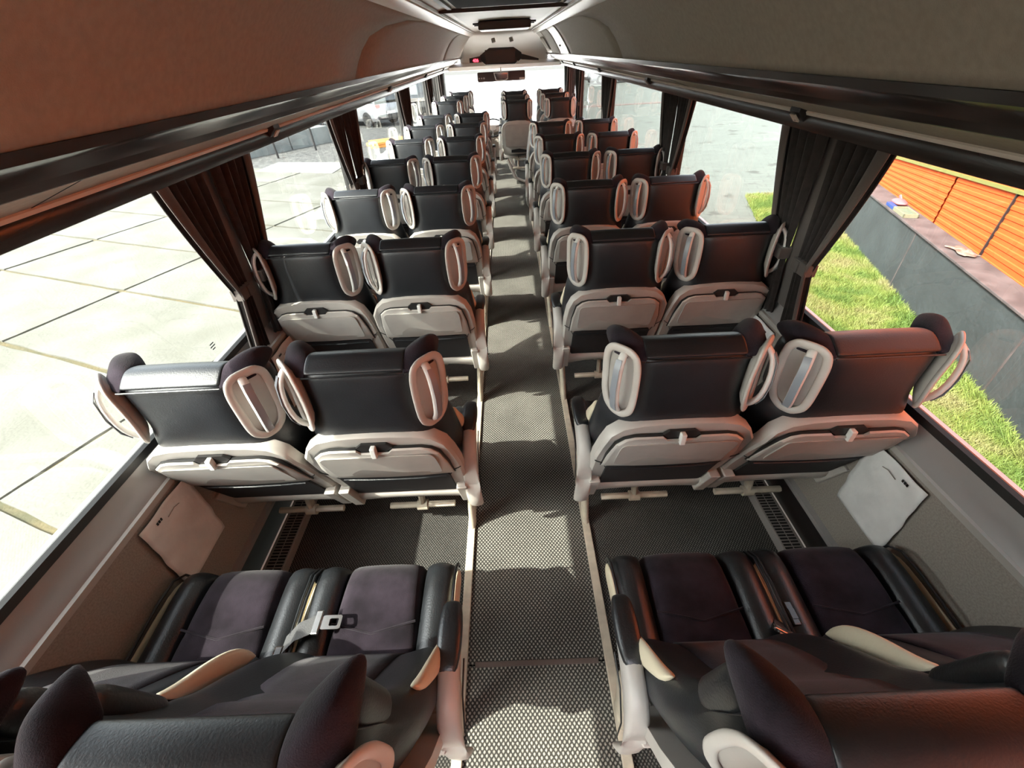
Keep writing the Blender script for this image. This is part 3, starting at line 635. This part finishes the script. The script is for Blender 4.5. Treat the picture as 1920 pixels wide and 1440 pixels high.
# ------------------------------------------------------------------ paper sheets on the side walls
def sheet(s, y, label, z=.475):
    t = thing('paper_sheet', label, 'paper', (s*1.040, y, z))
    def f(u, v):
        bul = .004+.006*math.sin(u*9+v*3)*math.sin(v*11)*.5+.004*math.sin(v*23+u*5)*.4
        return (-s*(bul+.002), (u-.5)*.21, (v-.5)*.27)
    obj('sheet', MB().grid(16, 20, f), 'paper', t, solid=.001)
    obj('crease_mark', MB().tube([(-s*.010, -.02, .095), (-s*.011, .01, .10), (-s*.010, .03, .093)], .0012, 5), 'wallfab', t)
    for k in range(3): obj('printed_mark', MB().box(*sorted((-s*.0105, -s*.012)), -.058+.008*k, -.053+.008*k, .108, .116), 'gasket', t, smooth=False)
    return t
sheet(-1, .79, 'crumpled paper sheet stuck to the left wall panel next to the rear seats')
sheet(1, .81, 'crumpled white paper sheet stuck to the right wall panel next to the rear seats')
sheet(1, 1.62, 'white paper sheet on the right wall panel under the first curtains')
sheet(-1, 1.62, 'pale paper sheet on the left wall panel under the first curtains')

# ------------------------------------------------------------------ curtains
def curtain(s, top, tie, bot, label, zt=1.36, zk=.90, zb=.66, lining=-1):
    t = thing('curtain', label, 'curtain', (s*1.045, 0, 0), group='curtains tied at the window pillars')
    def yl(u, z):
        if z > zk:
            k = ((zt-z)/(zt-zk)); k = k**1.25
            a, b = top[0]+(tie[0]-top[0])*k, top[1]+(tie[1]-top[1])*k
        else:
            k = ((zk-z)/(zk-zb))
            a, b = tie[0]+(bot[0]-tie[0])*k, tie[1]+(bot[1]-tie[1])*k
        return a+(b-a)*u
    def f(u, v):
        z = zt+(zb-zt)*v
        amp = .013*(.55+.45*abs(z-zk)/.4)
        return (s*amp*math.sin(u*math.pi*2*5.0+.6*math.sin(v*3)), yl(u, z), z)
    obj('curtain_cloth', MB().grid(48, 24, f), 'curtain', t, solid=.004)
    # smooth lining edge on the window-light side
    u0, u1 = (0, .20) if lining < 0 else (.8, 1)
    def g(u, v):
        x, y, z = f(u0+(u1-u0)*u, v); return (-s*(.016+.006*math.sin(u*math.pi)), y+(.002 if lining > 0 else -.002), z)
    obj('curtain_hem', MB().grid(6, 24, g), 'curtain_edge', t, solid=.003)
    ya, yb = tie
    band = MB().loft([[(s*x, y, zk+dz) for x, y in ((-.024, ya-.004), (.02, ya-.004), (.02, yb+.004), (-.024, yb+.004))] for dz in (-.022, .022)])
    tb = obj('tie_band', band, 'curtain_edge', t, smooth=False, bev=.003)
    obj('tie_buckle', MB().box(*sorted((-s*.024, -s*.029)), (ya+yb)/2-.004, (ya+yb)/2+.016, zk-.02, zk+.02), 'pillar', tb, smooth=False)
PL = {-1: (1.64, 3.22, 5.32, 7.2, 8.62), 1: (1.60, 3.17, 5.38, 7.55, 8.95)}
ORD = ('first', 'second', 'third', 'fourth', 'fifth')
for s in (-1, 1):
    sd = 'left' if s < 0 else 'right'
    for i, y in enumerate(PL[s]):
        wd = .30 if i < 3 else .26
        curtain(s, (y-wd, y-.035), (y-.14, y-.055), (y-.20, y-.09), 'dark tied curtain behind the %s %s-wall window pillar from the rear' % (ORD[i], sd), lining=-1)
        curtain(s, (y+.02, y+wd), (y+.035, y+.13), (y+.0, y+.10), 'dark tied curtain in front of the %s %s-wall window pillar from the rear' % (ORD[i], sd), lining=1)

# ------------------------------------------------------------------ outside
GZ = -1.2
struct('ground', MB().box(-80, -1.55, -30, 80, GZ-.3, GZ-.025), 'joint', smooth=False)
e1 = Vector((.930, -.367)); e2 = Vector((.367, .930))
yard = thing('concrete_yard', 'pale concrete slab yard with sandy joints outside the left windows', 'yard', (0, 0, GZ)); yard['kind'] = 'structure'
W_, H_ = 3.3, 1.62
for i in range(-4, 4):
    for j in range(-6, 11):
        a0 = -8.25+i*W_; b0 = .55+j*H_
        g = .018+random.random()*.016
        cs = [(a0+g, b0+g), (a0+W_-g, b0+g), (a0+W_-g, b0+H_-g), (a0+g, b0+H_-g)]
        pts = [e1*a+e2*b for a, b in cs]
        if any(p.x > 1.2 for p in pts) or any(p.y > 17.2 for p in pts): continue
        mb = MB(); dz = random.uniform(-.006, .006)
        # ragged edges
        ring = []
        for k in range(4):
            p, q = pts[k], pts[(k+1) % 4]
            for tt in range(10):
                v = p.lerp(q, tt/10); ring.append((v.x+random.uniform(-.01, .01), v.y+random.uniform(-.01, .01)))
        mb.loft([[(x, y, -.03) for x, y in ring], [(x, y, dz) for x, y in ring]])
        obj('concrete_slab', mb, 'slab', yard, smooth=False)
obj('pale_slab', MB().loft([[(x, y, z) for x, y in ((-8.2,15.5),(-5.4,14.6),(-5.3,16.2),(-8.0,16.9))] for z in (-.05, .012)]), 'slab2', yard, smooth=False)
struct('gravel_verge', MB().box(-60, -1.6, 15.5, 80, GZ-.2, GZ-.015), 'gravel', smooth=False)
struct('far_yard', MB().box(-60, 3, 20.5, 80, GZ-.1, GZ-.02), 'slab', smooth=False)
struct('front_glare_ground', MB().box(-4.5, 3.5, 9.9, 60, GZ-.1, GZ+.0), 'glare_ground', smooth=False)  # pale patch added ahead so the windscreen view burns out white
struct('paved_yard', MB().box(-1.5, 80, -30, 80, GZ-.3, GZ-.03), 'paver', smooth=False)
struct('paved_strip', MB().box(3.5, 40, 28.6, 29.1, GZ-.1, GZ-.010), mat('red_paver_line', (.12, .08, .07), .9), smooth=False)
# grass strip
k_, a_ = .312, 3.327
gx0 = lambda y: 1.62 if y < 5.0 else 2.03+k_*y
struct('lawn_bed', MB().loft([[(gx0(y)+(0 if y < 5 or y > 5.01 else 0), y, z), (a_+k_*y, y, z), (a_+k_*y, y, z+.02), (gx0(y), y, z+.02)] for y, z in ((-4, GZ-.03), (4.99, GZ-.03), (5.0, GZ-.03), (10.0, GZ-.03))]), 'soil', smooth=False)
vs = []; fs = []
rnd = random.random
N = 200000
while len(vs) < N*3:
    y = .6+rnd()*9.4
    if y > 4 and rnd() < (y-4)/9: continue
    x0 = max(gx0(y), 2.1) if y > 1 else 2.1; x1 = a_+k_*y
    x = x0+(x1-x0)*rnd()+random.gauss(0, .02)
    if x > x1-.01: x = x1-.01
    h = .035+.045*rnd(); a = rnd()*6.283; wdt = .003+.003*rnd(); ln = .5+.7*rnd(); b = rnd()*6.283
    if x > x1-.12: h *= 1.5
    n = len(vs); dx, dy = math.cos(a)*wdt, math.sin(a)*wdt
    vs += [(x-dx, y-dy, GZ-.012), (x+dx, y+dy, GZ-.012), (x+math.cos(b)*h*ln, y+math.sin(b)*h*ln, GZ-.012+h)]
    fs.append((n, n+1, n+2))
me = bpy.data.meshes.new('grass'); me.from_pydata(vs, [], fs); me.materials.append(M['grass'])
go = bpy.data.objects.new('grass', me); C.objects.link(go); tag(go, 'bright yellow-green lawn grass between the bus and the low grey wall', 'grass', kind='stuff')
# low wall
d = Vector((k_, 1, 0)).normalized(); nv = Vector((d.y, -d.x, 0))    # nv points away from the bus (+x)
ang = math.atan2(d.y, d.x)
def WL(y): return Vector((a_+k_*y, y, 0))
def wbox(mb, ya, yb, o0, o1, z0, z1, z0b=None, z1b=None):
    A, B = WL(ya), WL(yb); z0b = z0 if z0b is None else z0b; z1b = z1 if z1b is None else z1b
    a, b, c, e = A+nv*o0, B+nv*o0, B+nv*o1, A+nv*o1
    return mb.loft([[(a.x,a.y,z0),(e.x,e.y,z0),(e.x,e.y,z1),(a.x,a.y,z1)], [(b.x,b.y,z0b),(c.x,c.y,z0b),(c.x,c.y,z1b),(b.x,b.y,z1b)]])
t = thing('low_wall', 'low grey rendered wall with weathered cap outside the right windows', 'wall')
cuts = [-3, -1.2, .9, 3.1, 5.32, 7.5, 9.6]
for i in range(len(cuts)-1):
    obj('wall_section', wbox(MB(), cuts[i]+.008, cuts[i+1]-.008, .0, .25, GZ-.1, -.45), 'wall_grey', t, smooth=False)
    obj('joint_strip', wbox(MB(), cuts[i+1]-.009, cuts[i+1]+.009, -.004, .2, GZ-.02, -.452), 'cap', t, smooth=False)
capc = [-3, .2, 2.3, 4.35, 6.5, 9.6]
for i in range(len(capc)-1):
    obj('cap_piece', wbox(MB(), capc[i]+.006, capc[i+1]-.006, -.025, .275, -.45, -.425), 'cap', t, smooth=False, bev=.004)
# orange building
t = thing('orange_building', 'orange corrugated metal building behind the low grey wall', 'building')
def panel(ya, yb, z1=4.6):
    mb = MB(); A, B = WL(ya), WL(yb); zs = []; z = -.50
    pitch = .085; cols = 2
    prof_ = []
    while z < .21: prof_ += [(z, 0), (z+pitch*.42, 0), (z+pitch*.52, -.007), (z+pitch*.90, -.007)]; z += pitch
    vs = []; 
    for P_ in (A, B):
        for zz, o in prof_:
            p = P_+nv*(.285+o); q = p; sl = -.085*((p.y-4.6)) if zz > -.4 else 0
            f = (zz+.5)/.7
            vs.append((p.x, p.y, zz+sl*f))
    n = len(prof_)
    mb.add(vs, [(i, i+1, n+i+1, n+i) for i in range(n-1)])
    return mb
for ya, yb in ((-4, 1.6), (1.61, 4.55), (4.56, 5.62), (5.66, 9.2)):
    obj('corrugated_sheet', panel(ya, yb), 'orange', t, smooth=False)
obj('upper_wall', wbox(MB(), -12, 9.2, .32, 3.0, 1.45, 4.6, -.20, 4.6), 'orange', t, smooth=False)  # unseen stretch toward the rear added for more orange bounce light
obj('lower_wall', wbox(MB(), -12, 9.2, .32, 3.0, GZ-.1, 1.45, GZ-.1, -.2), 'orange', t, smooth=False)
obj('trim_rail', wbox(MB(), -12, 9.2, .25, .33, 1.54, 1.575, -.165, -.130), 'trimyg', t, smooth=False)
obj('sheet_joint', wbox(MB(), 4.55, 4.565, .262, .30, -.5, .22), 'gasket', t, smooth=False)
# things on the ledge
def wpos(y, o, z): p = WL(y)+nv*o; return (p.x, p.y, z)
t = thing('plastic_bag', 'pink plastic bag lying on the wall cap near the curtain', 'bag', wpos(6.35, .14, -.425), ang)
mb = MB(); rr = []
for i in range(7):
    v = i/6; r = math.sin(math.pi*min(1, v*.9+.05))
    rr.append([(.16*r*math.cos(a)*(1+.12*math.sin(3*a+i)), .09*r*math.sin(a)*(1+.1*math.cos(4*a+i)), .09*v) for a in [2*math.pi*k/14 for k in range(14)]])
obj('bag_body', mb.loft(rr), 'pink', t, sub=1); obj('bag_knot', MB().tube([(0, 0, .08), (.03, .02, .13)], (.02, .008), 6), 'pink', t)
t = thing('blue_box', 'small flat blue box on the wall cap beside the pink bag', 'box', wpos(6.25, .03, -.425), ang)
obj('box_body', MB().box(-.13, .13, -.03, .03, 0, .03), 'blue', t, smooth=False, bev=.004); obj('box_lid', MB().box(-.132, .132, -.032, .032, .03, .038), 'blue', t, smooth=False, bev=.003)
t = thing('shallow_tray', 'pale green shallow tray on the wall cap in front of the pink bag', 'tray', wpos(5.95, .08, -.425), ang)
obj('tray_base', MB().box(-.17, .17, -.075, .075, 0, .02), 'teal', t, smooth=False)
for a in ((-.18, -.165, -.085, .085), (.165, .18, -.085, .085), (-.18, .18, -.085, -.07), (-.18, .18, .07, .085)): obj('tray_rim', MB().box(*a, 0, .05), 'teal2', t, smooth=False, bev=.003)
for k in range(5): obj('tray_rib', MB().box(-.13+.06*k, -.12+.06*k, -.06, .06, .02, .026), 'teal2', t, smooth=False)
t = thing('rag', 'crumpled white and brown rag on the middle of the wall cap', 'rag', wpos(4.62, .15, -.423), ang+.2)
obj('rag_cloth', MB().grid(14, 10, lambda u, v: ((u-.5)*.30+.02*math.sin(v*9), (v-.5)*.16+.02*math.sin(u*7), .012+.016*abs(math.sin(u*8+v*4))*math.sin(math.pi*u)*math.sin(math.pi*v)+.006)), 'rag', t, solid=.006)

# vehicles and yard objects on the left
def car(x, y, rz, paint, label, sc=1.0, suv=True):
    t = thing('car', label, 'car', (x, y, GZ), rz); t.scale = (sc, sc, sc)
    H = 1.68 if suv else 1.45
    def cr(xp, hw, z0, zb, zt, hwt):   # cross-section ring at length xp
        return [(xp, -hw*.9, z0), (xp, -hw, z0+.15), (xp, -hw, zb-.1), (xp, -hw*.97, zb), (xp, -hwt, zt), (xp, hwt, zt), (xp, hw*.97, zb), (xp, hw, zb-.1), (xp, hw, z0+.15), (xp, hw*.9, z0)]
    body = [cr(-2.25,.72,.38,.80,.82,.6), cr(-2.18,.84,.28,.95,.98,.72), cr(-2.0,.89,.24,1.0,1.04,.74), cr(-1.0,.90,.22,1.0,1.02,.74), cr(.2,.91,.22,.99,1.0,.74), cr(.9,.90,.22,.98,1.0,.74), cr(1.7,.87,.24,.90,.93,.70), cr(2.15,.80,.28,.75,.79,.62), cr(2.28,.66,.36,.62,.66,.5)]
    obj('body', MB().loft(body), paint, t, bev=.02)
    cab = [cr(-2.12,.80,.95,.98,1.02,.70), cr(-1.85,.80,.95,1.05,H-.06,.66), cr(-.6,.82,.95,1.02,H,.66), cr(.25,.82,.95,1.02,H-.04,.64), cr(1.05,.80,.93,.97,1.01,.66)]
    obj('cabin_glass', MB().loft([[(a, b*.985, c) for a, b, c in r] for r in cab]), 'car_glass', t)
    obj('roof', MB().loft([[(a, b, c) for b, c in ((-.62,H-.03),(-.5,H+.012),(.5,H+.012),(.62,H-.03))] for a in (-1.85, .2)]), paint, t, bev=.01)
    for sx in (-1, 1):
        obj('pillar', MB().tube([(-2.05, sx*.78, 1.0), (-1.82, sx*.67, H-.03)], .05, 6), paint, t)
        obj('pillar', MB().tube([(-.55, sx*.815, 1.0), (-.50, sx*.66, H-.02)], .035, 6), paint, t)
        obj('tail_lamp', MB().box(-2.24, -2.10, *sorted((sx*.60, sx*.84)), .82, .98), 'tail', t, smooth=False, bev=.02)
        obj('side_mirror', MB().box(.55, .70, *sorted((sx*.88, sx*1.05)), .98, 1.10), paint, t, smooth=False, bev=.03)
        for wx in (-1.4, 1.4):
            w_ = obj('wheel', MB().tube([(wx, sx*.72, .33), (wx, sx*.92, .33)], .33, 20), 'tyre', t)
            obj('hub_cap', MB().tube([(wx, sx*.90, .33), (wx, sx*.935, .33)], .20, 14), 'steel', w_)
    obj('rear_bumper', MB().box(-2.32, -2.15, -.78, .78, .32, .52), 'dark_plastic', t, smooth=False, bev=.04)
    obj('number_plate', MB().box(-2.335, -2.32, -.26, .26, .56, .67), 'bar', t, smooth=False)
car(-7.4, 26.6, 2.5, 'silver', 'silver estate car parked beyond the gravel outside the left windows', .95)
car(-10.1, 25.4, 1.9, 'navy', 'dark blue car parked left of the silver estate car', .95, False)
car(-10.5, 34, .4, 'truckgrey', 'grey car parked furthest away behind the silver estate car')
car(-9.5, 40, 1.2, 'navy', 'dark car parked far off beyond the third left window', 1.0)
t = thing('truck', 'large dark truck with pale bed rails parked beyond the third left window', 'truck', (-5.0, 33, GZ), 1.7); t.scale = (.8, .8, .8)
obj('cab', MB().loft([[(x, y, z) for x, z in ((-1,.5),(1.1,.5),(1.15,1.5),(.8,2.7),(-1,2.75))] for y in (-1.2, 1.2)]), 'truckgrey', t, bev=.08)
obj('cab_window', MB().loft([[(x, y, z) for x, z in ((1.16,1.55),(1.17,1.6),(.86,2.5),(.82,2.5))] for y in (-1.05, 1.05)]), 'car_glass', t, smooth=False)
obj('load_bed', MB().box(-6, -1.1, -1.2, 1.2, .9, 1.1), 'steel', t, smooth=False)
for k in range(5): obj('bed_rail', MB().box(-6, -1.1, -1.22, -1.16, 1.15+.32*k, 1.25+.32*k), 'bar', t, smooth=False)
for k in range(4): obj('bed_post', MB().box(-6+1.6*k, -5.9+1.6*k, -1.2, -1.1, 1.1, 2.7), 'truckgrey', t, smooth=False)
for wx in (-5, -3.9, .1):
    for sy in (-1, 1): obj('wheel', MB().tube([(wx, sy*.85, .5), (wx, sy*1.2, .5)], .5, 20), 'tyre', t)
t = thing('timber_pile', 'low heap of orange timber on the ground below the far truck', 'timber', (-4.6, 19.6, GZ-.02), .5)
for k in range(9): obj('plank', MB().box(-.9+.05*(k % 3), .8-.07*(k % 4), -.5+.22*(k % 5), -.32+.22*(k % 5), .10*(k//5), .09+.10*(k//5)), 'orange_cargo', t, smooth=False, bev=.01)
t = thing('concrete_barrier', 'long grey concrete barrier at the far edge of the yard, left side', 'barrier', (-9.6, 18.6, GZ-.03), .95)
for k in range(3): obj('barrier_block', MB().loft([[(x, y, z) for y, z in ((-.35,0),(-.30,.62),(.30,.62),(.35,0))] for x in (-2.4+1.9*k, -.53+1.9*k)]), 'concrete_dark', t, smooth=False, bev=.03)
for i, (x, y) in enumerate(((-8.40, 17.84), (-7.45, 19.14))):
    t = thing('fence_post', 'thin dark leaning post in the gravel, %s' % ('nearer one beside the grey barrier' if i == 0 else 'further one seen beside the second curtain'), 'post', (x, y, GZ-.03))
    obj('post_shaft', MB().tube([(0, 0, 0), (-.06, .03, 1.3)], .04, 8), 'tyre', t)
    obj('post_cap', MB().tube([(-.06, .03, 1.3), (-.062, .031, 1.34)], .05, 8), 'tyre', t)
t = thing('weed', 'small green weed growing at the gravel edge', 'weed', (-8.9, 16.2, GZ-.03))
mb = MB()
for k in range(26):
    a = rnd()*6.28; l = .12+.2*rnd(); mb.add([(math.cos(a+.15)*.02, math.sin(a+.15)*.02, 0), (math.cos(a-.15)*.02, math.sin(a-.15)*.02, 0), (math.cos(a)*l, math.sin(a)*l, .1+.15*rnd())], [(0, 1, 2)])
obj('leaf_tuft', mb, 'grass', t, smooth=False, kind='stuff')
car(9.2, 46, .3, 'silver', 'pale car far across the paved yard, seen under the right rail', 1.0)
